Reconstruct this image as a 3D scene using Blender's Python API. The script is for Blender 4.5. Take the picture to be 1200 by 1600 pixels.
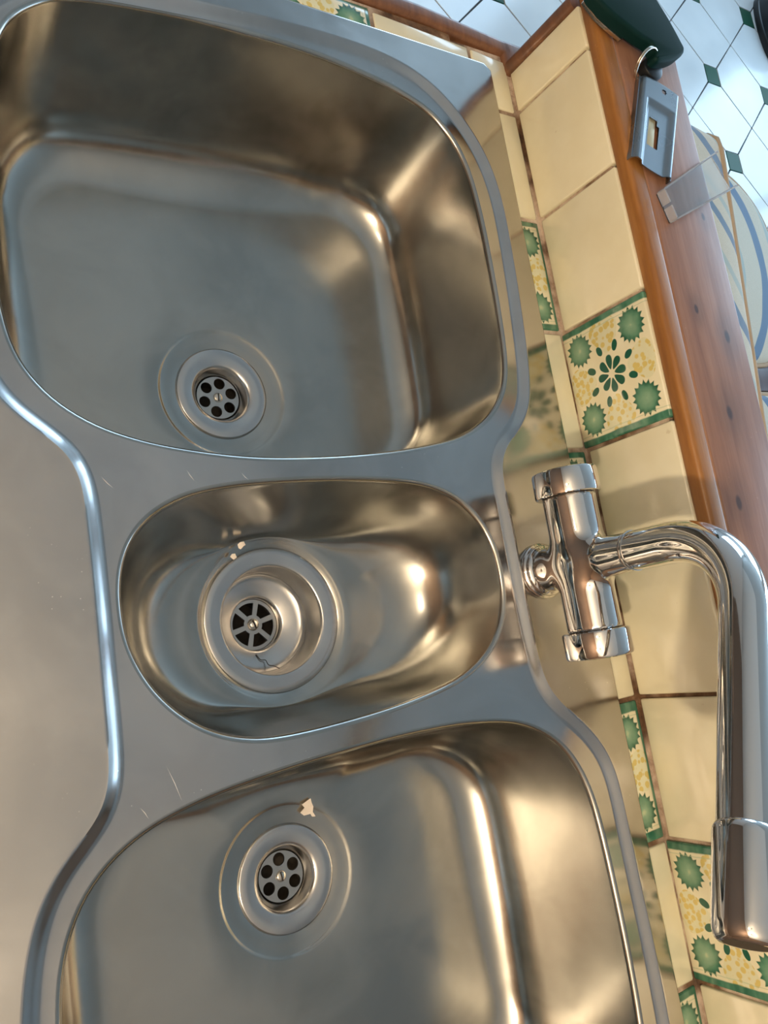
import bpy, bmesh, math, random
import numpy as np
from mathutils import Vector, Matrix
from mathutils.geometry import delaunay_2d_cdt
random.seed(7)
PI = math.pi
for _o in list(bpy.data.objects): bpy.data.objects.remove(_o)
scn = bpy.context.scene
COL = scn.collection
S = 0.001                                   # everything below is written in millimetres

# ------------------------------------------------------------------ camera
CF = 1254.4
CR = ((0.838845, -0.160747, 0.520095), (-0.053147, -0.975027, -0.215635), (0.541769, 0.153243, -0.826440))
CC = (-544.303, -464.599, 483.432)
cd = bpy.data.cameras.new('camera'); cam = bpy.data.objects.new('camera', cd); COL.objects.link(cam)
cd.sensor_fit = 'VERTICAL'; cd.sensor_height = 24.0; cd.lens = CF/1600*24.0
cd.clip_start = 0.01; cd.clip_end = 100
r0, r1, r2 = [Vector(r) for r in CR]
cam.matrix_world = Matrix(((r0.x, -r1.x, -r2.x, CC[0]*S), (r0.y, -r1.y, -r2.y, CC[1]*S),
                           (r0.z, -r1.z, -r2.z, CC[2]*S), (0, 0, 0, 1)))
scn.camera = cam

# ------------------------------------------------------------------ world, lamps, exposure
w = bpy.data.worlds.new('sky'); scn.world = w; w.use_nodes = True
bg = w.node_tree.nodes['Background']
bg.inputs['Color'].default_value = (0.52, 0.76, 1.0, 1); bg.inputs['Strength'].default_value = 5.0
scn.view_settings.view_transform = 'Standard'; scn.view_settings.look = 'None'
scn.cycles.sample_clamp_indirect = 4.0
scn.view_settings.gamma = 1.0; scn.view_settings.use_curve_mapping = False
scn.view_settings.exposure = 0.10

def add_light(name, kind, loc, energy, color, size=0.1, rot=None, sy=None, portal=False):
    ld = bpy.data.lights.new(name, kind); ld.energy = energy; ld.color = color
    if kind == 'AREA':
        ld.size = size
        if sy: ld.shape = 'RECTANGLE'; ld.size_y = sy
        if portal: ld.cycles.is_portal = True
    else: ld.shadow_soft_size = size
    o = bpy.data.objects.new(name, ld); COL.objects.link(o)
    o.location = [c*S for c in loc]
    if rot: o.rotation_euler = rot
    return o
WARM = (1.0, 0.80, 0.56)
LAMPS = [(-1450, -1110, 66.0), (-1210, -285, 9.0)]
LAMPZ = 1180
# windows of the next room: (axis, plane, a0, a1, z0, z1)
WIN = [('y', 3000, 1300, 2850, -150, 1400), ('x', 3000, -1600, 100, -250, 1420), ('x', 3000, 500, 1950, -600, 1420)]
for ax, pl, a0, a1, z0, z1 in WIN:
    m = (a0+a1)/2; zc = (z0+z1)/2
    if ax == 'y': add_light('window_portal', 'AREA', (m, pl+30, zc), 1, (1, 1, 1), (a1-a0)*S, (-PI/2, 0, 0), (z1-z0)*S, True)
    else: add_light('window_portal', 'AREA', (pl+30, m, zc), 1, (1, 1, 1), (z1-z0)*S, (0, PI/2, 0), (a1-a0)*S, True)

# ------------------------------------------------------------------ helpers
def tag(o, label=None, cat=None, group=None, kind=None):
    if label: o['label'] = label
    if cat: o['category'] = cat
    if group: o['group'] = group
    if kind: o['kind'] = kind
    return o
def empty(name, loc, rz=0):
    o = bpy.data.objects.new(name, None); COL.objects.link(o); o.empty_display_size = 0.01
    o.location = [c*S for c in loc]; o.rotation_euler = (0, 0, rz); return o
def link(name, me, mat, parent=None, origin=(0, 0, 0), smooth=True, world=True):
    """verts are in mm world coordinates already shifted by -origin"""
    o = bpy.data.objects.new(name, me); COL.objects.link(o)
    if mat is not None and not me.materials: me.materials.append(mat)
    if parent is not None:
        o.parent = parent; pl = parent_world(parent)
        if world: o.location = [(origin[i]*S-pl[i]) for i in range(3)]
        else: o.location = [origin[i]*S for i in range(3)]
    else: o.location = [c*S for c in origin]
    if smooth: me.shade_smooth()
    return o
def parent_world(p):
    v = Vector((0, 0, 0))
    while p is not None: v = v + Vector(p.location); p = p.parent
    return v
def mesh_np(name, V, F, mat, parent=None, origin=(0, 0, 0), smooth=True, sharp=None):
    me = bpy.data.meshes.new(name)
    O = origin
    me.from_pydata([((v[0]-O[0])*S, (v[1]-O[1])*S, (v[2]-O[2])*S) for v in V], [], [tuple(int(i) for i in f) for f in F])
    me.validate(); me.update()
    o = link(name, me, mat, parent, origin, smooth)
    if sharp: me.set_sharp_from_angle(angle=math.radians(sharp))
    return o
def bm_obj(name, bm, mat, parent=None, origin=(0, 0, 0), smooth=True, sharp=40):
    bmesh.ops.translate(bm, verts=bm.verts, vec=[-c for c in origin])
    bmesh.ops.scale(bm, verts=bm.verts, vec=(S, S, S))
    bmesh.ops.recalc_face_normals(bm, faces=bm.faces)
    me = bpy.data.meshes.new(name); bm.to_mesh(me); bm.free()
    o = link(name, me, mat, parent, origin, smooth)
    if smooth and sharp: me.set_sharp_from_angle(angle=math.radians(sharp))
    return o
def box(bm, x0, x1, y0, y1, z0, z1, bev=0, seg=2):
    r = bmesh.ops.create_cube(bm, size=1)
    vs = r['verts']
    for v in vs:
        v.co = Vector(((x0+x1)/2+v.co.x*(x1-x0), (y0+y1)/2+v.co.y*(y1-y0), (z0+z1)/2+v.co.z*(z1-z0)))
    if bev:
        es = list({e for v in vs for e in v.link_edges})
        bmesh.ops.bevel(bm, geom=es, offset=bev, segments=seg, profile=0.5, affect='EDGES')
def boxo(name, b, mat, parent=None, origin=None, bev=0, seg=2, smooth=True):
    bm = bmesh.new(); box(bm, *b, bev=bev, seg=seg)
    if origin is None: origin = ((b[0]+b[1])/2, (b[2]+b[3])/2, b[4])
    return bm_obj(name, bm, mat, parent, origin, smooth)
def lathe(name, prof, mat, parent, c, seg=64, axis='z', closed=True, sharp=50):
    """prof: list of (r, h); axis direction z or y; c centre"""
    V = []; F = []
    n = len(prof)
    for r, h in prof:
        for k in range(seg):
            a = 2*PI*k/seg
            if axis == 'z': V.append((c[0]+r*math.cos(a), c[1]+r*math.sin(a), c[2]+h))
            elif axis == 'y': V.append((c[0]+r*math.cos(a), c[1]+h, c[2]+r*math.sin(a)))
    for i in range(n-1):
        for k in range(seg):
            a = i*seg+k; b = i*seg+(k+1) % seg
            F.append((a, b, b+seg, a+seg))
    if closed:
        if prof[0][0] > 1e-6: F.append(tuple(range(seg)))
        if prof[-1][0] > 1e-6: F.append(tuple(range((n-1)*seg, n*seg)))
    me = bpy.data.meshes.new(name)
    me.from_pydata([((v[0]-c[0])*S, (v[1]-c[1])*S, (v[2]-c[2])*S) for v in V], [], F)
    bm = bmesh.new(); bm.from_mesh(me); bmesh.ops.remove_doubles(bm, verts=bm.verts, dist=1e-7)
    bmesh.ops.recalc_face_normals(bm, faces=bm.faces); bm.to_mesh(me); bm.free()
    o = link(name, me, mat, parent, c, True)
    me.set_sharp_from_angle(angle=math.radians(sharp))
    return o
def frames(P):
    P = [Vector(p) for p in P]; n = len(P); T = []
    for i in range(n):
        T.append((P[min(i+1, n-1)]-P[max(i-1, 0)]).normalized())
    up = Vector((0, 0, 1)) if abs(T[0].z) < .9 else Vector((0, 1, 0))
    N = [(up-T[0]*up.dot(T[0])).normalized()]
    for i in range(1, n):
        v = N[-1]-T[i]*N[-1].dot(T[i]); N.append(v.normalized())
    return P, T, N
def tube(name, P, R, mat, parent=None, origin=None, seg=20, cyclic=False, sharp=45):
    P, T, N = frames(P); n = len(P)
    if not isinstance(R, (list, tuple)): R = [R]*n
    V = []; F = []
    for i in range(n):
        B = T[i].cross(N[i])
        for k in range(seg):
            a = 2*PI*k/seg
            V.append(P[i]+N[i]*(R[i]*math.cos(a))+B*(R[i]*math.sin(a)))
    for i in range(n-1 if not cyclic else n):
        j = (i+1) % n
        for k in range(seg):
            k2 = (k+1) % seg
            F.append((i*seg+k, i*seg+k2, j*seg+k2, j*seg+k))
    if not cyclic:
        F.append(tuple(reversed(range(seg)))); F.append(tuple(range((n-1)*seg, n*seg)))
    if origin is None: origin = tuple(P[0])
    return mesh_np(name, V, F, mat, parent, origin, True, sharp)
def extrude_poly(name, poly, z0, z1, mat, parent=None, bev=0, origin=None, seg=2):
    bm = bmesh.new()
    f = bm.faces.new([bm.verts.new((p[0], p[1], z0)) for p in poly])
    if f.normal.z > 0: f.normal_flip()
    r = bmesh.ops.extrude_face_region(bm, geom=[f])
    for v in [g for g in r['geom'] if isinstance(g, bmesh.types.BMVert)]: v.co.z = z1
    bm.normal_update()
    if bev:
        es = [e for e in bm.edges if abs(e.verts[0].co.z-z1) < 1e-4 and abs(e.verts[1].co.z-z1) < 1e-4]
        bmesh.ops.bevel(bm, geom=es, offset=bev, segments=seg, profile=0.5, affect='EDGES')
    if origin is None: origin = (sum(p[0] for p in poly)/len(poly), sum(p[1] for p in poly)/len(poly), z0)
    return bm_obj(name, bm, mat, parent, origin, True, 35)
def catmull(pts, n=8, closed=True):
    pts = [np.array(p, float) for p in pts]; m = len(pts); out = []
    for i in range(m if closed else m-1):
        if closed: p0, p1, p2, p3 = pts[(i-1) % m], pts[i], pts[(i+1) % m], pts[(i+2) % m]
        else: p0, p1, p2, p3 = pts[max(i-1, 0)], pts[i], pts[i+1], pts[min(i+2, m-1)]
        for k in range(n):
            t = k/n
            out.append(0.5*((2*p1)+(-p0+p2)*t+(2*p0-5*p1+4*p2-p3)*t*t+(-p0+3*p1-3*p2+p3)*t**3))
    if not closed: out.append(pts[-1])
    return np.array(out)
def resample(P, n, closed=True):
    P = np.array(P, float); Q = np.vstack([P, P[:1]]) if closed else P
    d = np.r_[0, np.cumsum(np.linalg.norm(np.diff(Q, axis=0), axis=1))]
    s = np.linspace(0, d[-1], n, endpoint=not closed)
    return np.stack([np.interp(s, d, Q[:, i]) for i in range(Q.shape[1])], 1)
def smooth_loop(P, it=6, closed=True):
    for _ in range(it):
        Q = (np.roll(P, 1, 0)+2*P+np.roll(P, -1, 0))/4
        if not closed: Q[0] = P[0]; Q[-1] = P[-1]
        P = Q
    return P
def area2(P): return np.sum(P[:, 0]*np.roll(P[:, 1], -1)-np.roll(P[:, 0], -1)*P[:, 1])
def ccw(P): return P if area2(P) > 0 else P[::-1]
def offset(P, d):                       # ccw loop, positive d = outward
    t = np.roll(P, -1, 0)-np.roll(P, 1, 0); t /= np.linalg.norm(t, axis=1)[:, None]
    return P+np.stack([t[:, 1], -t[:, 0]], 1)*d
def inside(P, x, y):
    c = False; n = len(P); j = n-1
    for i in range(n):
        if (P[i][1] > y) != (P[j][1] > y) and x < (P[j][0]-P[i][0])*(y-P[i][1])/(P[j][1]-P[i][1])+P[i][0]: c = not c
        j = i
    return c

# ------------------------------------------------------------------ node expression helper
class X:
    def __init__(s, nt, sock): s.nt = nt; s.s = sock
    def op(s, o, b=None, c=None):
        n = s.nt.nodes.new('ShaderNodeMath'); n.operation = o
        for i, v in enumerate((s, b, c)):
            if v is None: continue
            if isinstance(v, X): s.nt.links.new(v.s, n.inputs[i])
            else: n.inputs[i].default_value = v
        return X(s.nt, n.outputs[0])
    def __add__(s, b): return s.op('ADD', b)
    def __sub__(s, b): return s.op('SUBTRACT', b)
    def __mul__(s, b): return s.op('MULTIPLY', b)
    def __truediv__(s, b): return s.op('DIVIDE', b)
    def abs(s): return s.op('ABSOLUTE')
    def lt(s, b): return s.op('LESS_THAN', b)
    def gt(s, b): return s.op('GREATER_THAN', b)
    def max(s, b): return s.op('MAXIMUM', b)
    def min(s, b): return s.op('MINIMUM', b)
    def sst(s, a, b):                    # smoothstep a..b
        n = s.nt.nodes.new('ShaderNodeMapRange'); n.interpolation_type = 'SMOOTHSTEP'
        s.nt.links.new(s.s, n.inputs[0]); n.inputs[1].default_value = a; n.inputs[2].default_value = b
        return X(s.nt, n.outputs[0])
    def lin(s, a, b, c, d):
        n = s.nt.nodes.new('ShaderNodeMapRange')
        s.nt.links.new(s.s, n.inputs[0])
        for i, v in enumerate((a, b, c, d)): n.inputs[i+1].default_value = v
        return X(s.nt, n.outputs[0])
class Mat:
    def __init__(m, name, base=(.8, .8, .8), metal=0, rough=.5, **kw):
        m.m = bpy.data.materials.new(name); m.m.use_nodes = True; m.nt = m.m.node_tree
        m.b = m.nt.nodes['Principled BSDF']
        m.b.inputs['Base Color'].default_value = (*base, 1); m.b.inputs['Metallic'].default_value = metal
        m.b.inputs['Roughness'].default_value = rough
        for k, v in kw.items(): m.b.inputs[k.replace('_', ' ')].default_value = v
        m._obj = None
    def obj(m):
        if not m._obj: m._obj = m.nt.nodes.new('ShaderNodeTexCoord').outputs['Object']
        return m._obj
    def geo(m):
        g = m.nt.nodes.new('ShaderNodeNewGeometry'); return g.outputs['Position']
    def mapping(m, src, loc=(0, 0, 0), scale=(1, 1, 1), rot=(0, 0, 0)):
        n = m.nt.nodes.new('ShaderNodeMapping'); m.nt.links.new(src, n.inputs[0])
        n.inputs['Location'].default_value = loc; n.inputs['Scale'].default_value = scale; n.inputs['Rotation'].default_value = rot
        return n.outputs[0]
    def noise(m, src, scale, detail=3, rough=.5, dist=0):
        n = m.nt.nodes.new('ShaderNodeTexNoise'); m.nt.links.new(src, n.inputs['Vector'])
        n.inputs['Scale'].default_value = scale; n.inputs['Detail'].default_value = detail
        n.inputs['Roughness'].default_value = rough; n.inputs['Distortion'].default_value = dist
        return X(m.nt, n.outputs['Fac'])
    def voro(m, src, scale, rand=1):
        n = m.nt.nodes.new('ShaderNodeTexVoronoi'); m.nt.links.new(src, n.inputs['Vector'])
        n.inputs['Scale'].default_value = scale; n.inputs['Randomness'].default_value = rand
        return X(m.nt, n.outputs['Distance'])
    def xyz(m, src):
        n = m.nt.nodes.new('ShaderNodeSeparateXYZ'); m.nt.links.new(src, n.inputs[0])
        return [X(m.nt, n.outputs[i]) for i in range(3)]
    def mix(m, fac, a, b):
        n = m.nt.nodes.new('ShaderNodeMix'); n.data_type = 'RGBA'
        if isinstance(fac, X): m.nt.links.new(fac.s, n.inputs[0])
        else: n.inputs[0].default_value = fac
        for i, v in ((6, a), (7, b)):
            if isinstance(v, tuple): n.inputs[i].default_value = (*v, 1)
            else: m.nt.links.new(v, n.inputs[i])
        return n.outputs[2]
    def ramp(m, fac, stops):
        n = m.nt.nodes.new('ShaderNodeValToRGB'); m.nt.links.new(fac.s, n.inputs[0]); e = n.color_ramp.elements
        while len(e) < len(stops): e.new(.5)
        for i, (p, c) in enumerate(stops): e[i].position = p; e[i].color = (*c, 1)
        return n.outputs[0]
    def color(m, s): m.nt.links.new(s, m.b.inputs['Base Color'])
    def rough(m, x): m.nt.links.new(x.s, m.b.inputs['Roughness'])
    def bump(m, x, strength=.2, dist=.001):
        n = m.nt.nodes.new('ShaderNodeBump'); n.inputs['Strength'].default_value = strength; n.inputs['Distance'].default_value = dist
        m.nt.links.new(x.s, n.inputs['Height']); m.nt.links.new(n.outputs[0], m.b.inputs['Normal'])

# ---- steel: brushed, worn, with water marks and fine scratches
def steel(name, base=(.56, .55, .54), r=.16, rv=.10, brush=(6, 160, 30), speck=True):
    s = Mat(name, base, 1.0, r)
    g = s.geo()
    big = s.noise(g, 14, 4, .6, .6); mid = s.noise(g, 70, 4, .6)
    br = s.noise(s.mapping(g, scale=brush), 9, 3, .6)
    s.rough((big.lin(.3, .7, r-rv*.4, r+rv*.6))+(mid-.5)*.07+(br-.5)*.03)
    sp_ = s.voro(g, 190).lt(.07)*s.noise(g, 16, 2).sst(.52, .62)*(1.0 if speck else 0.0)
    s.color(s.mix(sp_, s.mix(big.sst(.35, .7), tuple(c*.93 for c in base), tuple(min(1, c*1.05) for c in base)), (.9, .88, .84)))
    wob = s.noise(g, 9, 2, .5)
    s.bump(wob*(6 if speck else 3), .30, .0008)
    return s.m
M = {}
M['steel'] = steel('brushed_steel')
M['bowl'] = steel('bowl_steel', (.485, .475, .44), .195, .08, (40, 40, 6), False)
M['flange'] = steel('flange_steel', (.62, .61, .60), .24, .05, (20, 20, 20))
M['well'] = steel('well_steel', (.62, .58, .52), .16, .05, (20, 20, 20))
M['strainer'] = Mat('strainer_steel', (.55, .53, .50), 1, .28).m
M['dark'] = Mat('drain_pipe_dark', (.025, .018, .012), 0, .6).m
ch = Mat('chrome', (.80, .79, .78), 1, .045); ch.rough(ch.noise(ch.geo(), 300, 2).lin(.4, .8, .035, .09)); M['chrome'] = ch.m
M['ringmetal'] = Mat('ring_metal', (.75, .70, .62), 1, .15).m

# ---- glazed cream tile
t = Mat('cream_tile_glaze', (.80, .74, .50), 0, .16, Coat_Weight=.5, Coat_Roughness=.06)
g = t.geo(); n1 = t.noise(g, 18, 3, .6); n2 = t.noise(g, 90, 3, .6); n3 = t.noise(g, 5, 2)
c1 = t.mix(n1.sst(.3, .75), (.80, .74, .53), (.86, .81, .61))
c1 = t.mix(n2.sst(.72, .80)*.35, c1, (.50, .38, .20))
t.color(c1); t.rough(n1.lin(.3, .7, .12, .24)); t.bump(n3*5+n1*1.2+n2*.12, .55, .0012); M['tile'] = t.m

# ---- painted talavera tile; object space, tile centre at the object origin, u along y, v across
def painted(name, side, plane):
    p = Mat(name, (.75, .68, .45), 0, .15, Coat_Weight=.5, Coat_Roughness=.06)
    o = p.obj(); wob = p.noise(o, 60, 2); wob2 = p.noise(p.mapping(o, loc=(3, 5, 1)), 60, 2)
    xs = p.xyz(o)
    u = xs[1]*(1/.052)+(wob-.5)*.05
    v = (xs[2] if plane == 'z' else xs[0])*(1/(.048 if plane == 'z' else .052))+(wob2-.5)*.05
    au, av = u.abs(), v.abs()
    cream = p.mix(p.noise(o, 40, 3).sst(.3, .8), (.80, .75, .53), (.86, .82, .62))
    # corner flowers with saw-toothed rims
    fu, fv = au-.61, av-.61
    r = (fu*fu+fv*fv).op('SQRT'); a = fv.op('ARCTAN2', fu)
    edge = (a*8).op('SINE').abs()*(-.060)+.300
    fl = (r-edge).sst(.014, -.014)
    flc = p.ramp(r+(p.noise(o, 130, 3)-.5)*.16, [(0, (.46, .55, .34)), (.05, (.24, .40, .27)), (.17, (.12, .28, .18)), (.27, (.012, .095, .055))])
    # centre daisy of eight petals and a ring of eight drops
    R = (u*u+v*v).op('SQRT'); A = v.op('ARCTAN2', u)
    fold = (A+PI/8+8*PI).op('MODULO', PI/4)-PI/8
    px_, py_ = R*fold.op('COSINE'), R*fold.op('SINE')
    e1 = ((px_-.195)/.125); e2 = py_/((px_*.25)+.016)
    pet = (e1*e1+e2*e2).sst(1.1, .85)
    fold2 = (A+8*PI).op('MODULO', PI/4)-PI/8
    qx, qy = R*fold2.op('COSINE'), R*fold2.op('SINE')
    f1 = (qx-.47)/.095; f2 = qy/.060
    drop = (f1*f1+f2*f2).sst(1.1, .85)
    # yellow clusters on the four sides
    mx, mn = au.max(av), au.min(av)
    reg = ((mx-.66)/.30); reg2 = mn/(mx*.45)
    reg = (reg*reg+reg2*reg2).lt(1.0)
    vor = p.voro(o, 190, .8).sst(.55, .40)
    yel = reg*vor
    col = p.mix(reg*.25, cream, (.50, .60, .34))
    col = p.mix(yel*.8, col, (.66, .50, .10))
    col = p.mix(fl, col, flc)
    col = p.mix(drop.max(pet), col, (.012, .10, .06))
    b = au.sst(.90, .925)
    if side: b = b.max(v.sst(.88, .91)) if side == 'v' else b
    thin = (au-.855).abs().sst(.012, .004)*.5
    col = p.mix(thin, col, (.40, .52, .34))
    gb = p.mix(p.noise(p.mapping(o, scale=(1, .3, 1)), 90, 3).sst(.3, .75), (.02, .13, .08), (.13, .30, .20))
    col = p.mix(b, col, gb)
    p.color(col); nn = p.noise(o, 14, 2); p.bump(nn*4-(fl.max(pet))*.25-b*.4, .5, .001)
    return p.m
M['paint_wall'] = painted('painted_wall_tile', None, 'z')
M['paint_counter'] = painted('painted_counter_tile', 'v', 'x')
g_ = Mat('dirty_grout', (.4, .3, .2), 0, .85)
gn = g_.noise(g_.geo(), 55, 5, .7); gn2 = g_.noise(g_.geo(), 12, 3, .6)
g_.color(g_.mix(gn2.sst(.42, .58), g_.ramp(gn, [(.3, (.24, .15, .10)), (.5, (.56, .44, .34)), (.7, (.72, .62, .52))]), g_.ramp(gn, [(.35, (.05, .025, .012)), (.55, (.17, .09, .045)), (.75, (.40, .28, .18))])))
g_.bump(gn, .8, .0015); M['grout'] = g_.m

def wood(name, c0, c1, c2, knots=(), rough=.4, scale=1, coat=0.2):
    w_ = Mat(name, c1, 0, rough, Coat_Weight=coat, Coat_Roughness=.25)
    g = w_.geo()
    warp = w_.noise(g, 8*scale, 2)
    st = w_.noise(w_.mapping(g, scale=(1, .06, 1)), 110*scale, 4, .6, .4)
    st2 = w_.noise(w_.mapping(g, scale=(1, .10, 1)), 28*scale, 3, .55, 1.0)
    fine = w_.noise(w_.mapping(g, scale=(1, .12, 1)), 420, 3, .7)
    f = st*.45+st2*.4+fine*.15
    col = w_.ramp(f, [(.32, c0), (.5, c1), (.68, c2)])
    spots = w_.noise(g, 160, 3, .6).sst(.70, .78)
    col = w_.mix(spots*.35, col, tuple(min(1, c*1.5+.06) for c in c2))
    xs = w_.xyz(g); kk = None
    for kx, ky, ks in knots:
        dx = (xs[0]-kx*S)*(1/(ks*S)); dy = (xs[1]-ky*S)*(1/(ks*1.7*S))
        d = (dx*dx+dy*dy).op('SQRT')+(warp-.5)*.5
        k = d.sst(1.0, .35)*.95
        halo = d.sst(3.6, .8)*.35
        k = k.max(halo); kk = k if kk is None else kk.max(k)
    if kk is not None: col = w_.mix(kk, col, (.045, .022, .018))
    w_.color(col); w_.rough(f.lin(.3, .7, rough+.08, rough-.06)); w_.bump(f+fine*.2, .15, .0006)
    return w_.m
M['board'] = wood('reddish_pine_board', (.20, .088, .052), (.30, .148, .088), (.40, .22, .14), [(77, -262, 6), (55, -330, 7), (39, -405, 6.5), (52, -520, 6), (84, -150, 4), (43, -240, 4)], .38)
M['nosing'] = wood('orange_pine_moulding', (.20, .075, .018), (.34, .145, .036), (.45, .22, .07), [], .40)
M['trimwood'] = wood('dark_stained_moulding', (.08, .035, .02), (.17, .075, .038), (.26, .12, .06), [], .36)
M['darkwood'] = wood('dark_mahogany', (.025, .008, .006), (.05, .016, .012), (.08, .03, .02), [], .55, 1, 0)
M['cabwood'] = wood('brown_cabinet_wood', (.10, .05, .025), (.17, .09, .045), (.25, .14, .07), [], .45)
M['plaster'] = Mat('white_plaster', (.74, .72, .68), 0, .9).m
M['nextplaster'] = Mat('cool_white_plaster', (.62, .64, .65), 0, .9).m
M['kitchenwall'] = Mat('darkened_kitchen_wall', (.17, .10, .06), 0, .7).m  # unseen kitchen walls, coloured dark brown to darken what the bowls reflect
ft = Mat('white_floor_glaze', (.72, .75, .76), 0, .22, Coat_Weight=.3, Coat_Roughness=.1)
fn = ft.noise(ft.geo(), 3, 3); ft.color(ft.mix(fn.sst(.3, .7), (.55, .58, .59), (.65, .68, .68))); ft.bump(fn*3, .15, .002); M['floor'] = ft.m
M['green'] = Mat('green_floor_glaze', (.006, .060, .032), 0, .45, Specular_IOR_Level=.25).m
M['floorgrout'] = Mat('dark_floor_grout', (.07, .07, .075), 0, .85).m
M['fob'] = Mat('dark_green_plastic', (.002, .022, .021), 0, .6, Specular_IOR_Level=.15).m
M['blackplastic'] = Mat('black_plastic', (.006, .008, .010), 0, .35).m
ps = Mat('grey_pressed_steel', (.34, .37, .40), 1, .30); pn = ps.noise(ps.geo(), 40, 2, .5); ps.rough(pn.lin(.3, .7, .26, .36)); M['plate'] = ps.m
M['clear'] = Mat('clear_acrylic', (.97, .97, .98), 0, .06, IOR=1.45, Transmission_Weight=.97).m
M['tongue'] = Mat('cream_metal_tongue', (.62, .53, .33), .5, .35).m
M['clearedge'] = Mat('lit_look_acrylic_edge', (.93, .91, .92), 0, .25, IOR=1.45, Transmission_Weight=.75).m  # clear walls whitened, so the look of edges catching light is in the material
M['leather'] = Mat('black_leather', (.004, .006, .010), 0, .38).m
M['paper'] = Mat('white_scrap', (.78, .70, .62), 0, .8).m
M['hair'] = Mat('dark_hair', (.01, .008, .006), 0, .5).m
M['piping'] = Mat('tan_piping', (.52, .38, .25), 0, .8).m
def fabric(name, mode):
    f = Mat(name, (.6, .56, .45), 0, .9, Sheen_Weight=.3)
    o = f.obj(); x, y, z = f.xyz(o); wv = f.noise(o, 700, 2); n = f.noise(o, 5, 2)
    if mode == 'back': s = y*1.0+x*.9+(n-.5)*.10; per = .115
    else: s = ((x+.30)*(x+.30)+(y-.02)*(y-.02)*2.2).op('SQRT')+(n-.5)*.03; per = .135
    k = (s/per+20).op('FRACT')
    c = f.mix(wv.sst(.2, .8), (.56, .53, .42), (.66, .63, .52))
    b1_ = (k-.30).abs().sst(.10, .085); b2_ = (k-.72).abs().sst(.075, .06)
    c = f.mix(b1_, c, (.10, .20, .33)); c = f.mix(b2_*.8, c, (.34, .46, .46))
    f.color(c); f.bump(wv, .3, .0008); return f.m
M['fab_back'] = fabric('striped_cream_fabric', 'back'); M['fab_seat'] = fabric('swirl_cream_fabric', 'seat')

# ------------------------------------------------------------------ the room
FZ = -890; CZ = 1500
def wall_with_holes(name, ax, pl, th, a0, a1, holes, mat):
    bm = bmesh.new(); hs = sorted(holes); cur = a0
    def bb(p, q, z0, z1):
        if ax == 'y': box(bm, p, q, pl, pl+th, z0, z1)
        else: box(bm, pl, pl+th, p, q, z0, z1)
    for h0, h1, z0, z1 in hs:
        bb(cur, h0, FZ, CZ); bb(h0, h1, FZ, z0); bb(h0, h1, z1, CZ); cur = h1
    bb(cur, a1, FZ, CZ)
    return tag(bm_obj(name, bm, mat, None, (0, 0, 0), False), kind='structure')
o = boxo('floor', (-2200, 3100, -2600, 3100, FZ-60, FZ-5), M['floorgrout'], smooth=False); tag(o, kind='structure'); floor = o
o = boxo('ceiling', (-2200, 350, -2600, 3100, CZ, CZ+60), M['plaster'], smooth=False); tag(o, kind='structure')
M['dimplaster'] = Mat('dimmed_ceiling_plaster', (.46, .46, .44), 0, .9).m  # next-room ceiling darkened in colour to dim its reflection in the steel deck
o = boxo('ceiling', (350, 3100, -2600, 3100, CZ, CZ+60), M['dimplaster'], smooth=False); tag(o, kind='structure')
wall_with_holes('wall_far', 'y', 3000, 100, -2200, 3100, [(w_[2], w_[3], w_[4], w_[5]) for w_ in WIN if w_[0] == 'y'], M['nextplaster'])
wall_with_holes('wall_window_side', 'x', 3000, 100, -2600, 3000, [(w_[2], w_[3], w_[4], w_[5]) for w_ in WIN if w_[0] == 'x'], M['nextplaster'])
wall_with_holes('wall_kitchen_side', 'x', -2200, 100, -2600, 3000, [], M['kitchenwall'])
wall_with_holes('wall_near', 'y', -2600, 100, -2100, 3000, [], M['kitchenwall'])
for i, (ax, pl, a0, a1, z0, z1) in enumerate(WIN):
    bm = bmesh.new()
    def fr(p, q, u, v_):
        if ax == 'y': box(bm, p, q, pl+20, pl+70, u, v_)
        else: box(bm, pl+20, pl+70, p, q, u, v_)
    fr(a0, a0+50, z0, z1); fr(a1-50, a1, z0, z1); fr(a0+50, a1-50, z0, z0+50); fr(a0+50, a1-50, z1-50, z1)
    fr((a0+a1)/2-25, (a0+a1)/2+25, z0+50, z1-50)
    tag(bm_obj('window_%d' % (i+1), bm, M['plaster'], None, ((a0+a1)/2 if ax == 'y' else pl+45, pl+45 if ax == 'y' else (a0+a1)/2, z0), False), kind='structure')
# pendant lamps of the kitchen: a bare warm bulb on a rod
bulb = Mat('bulb_glass', (1, 1, 1), 0, .5); bulb.b.inputs['Emission Color'].default_value = (*WARM, 1); bulb.b.inputs['Emission Strength'].default_value = 8
for i, (lx, ly, en) in enumerate(LAMPS):
    e = empty('pendant_lamp', (lx, ly, CZ)); tag(e, ['pendant lamp with warm bulb across from the near sink bowl', 'pendant lamp with warm bulb across from the far sink bowl'][i], 'lamp', 'kitchen pendant lamps')
    lathe('ceiling_rose', [(45, 0), (45, -8), (30, -18), (0, -20)], M['chrome'], e, (lx, ly, CZ), 32)
    lathe('rod', [(5, -18), (5, LAMPZ+75-CZ)], M['chrome'], e, (lx, ly, CZ), 12)
    lathe('socket', [(14, LAMPZ+75-CZ), (20, LAMPZ+70-CZ), (20, LAMPZ+40-CZ), (0, LAMPZ+38-CZ)], M['chrome'], e, (lx, ly, CZ), 24)
    lo = add_light('lamp_light', 'POINT', (lx, ly, LAMPZ), en, WARM, .035)
    lo.parent = e; lo.location = (0, 0, (LAMPZ-CZ)*S)

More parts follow.
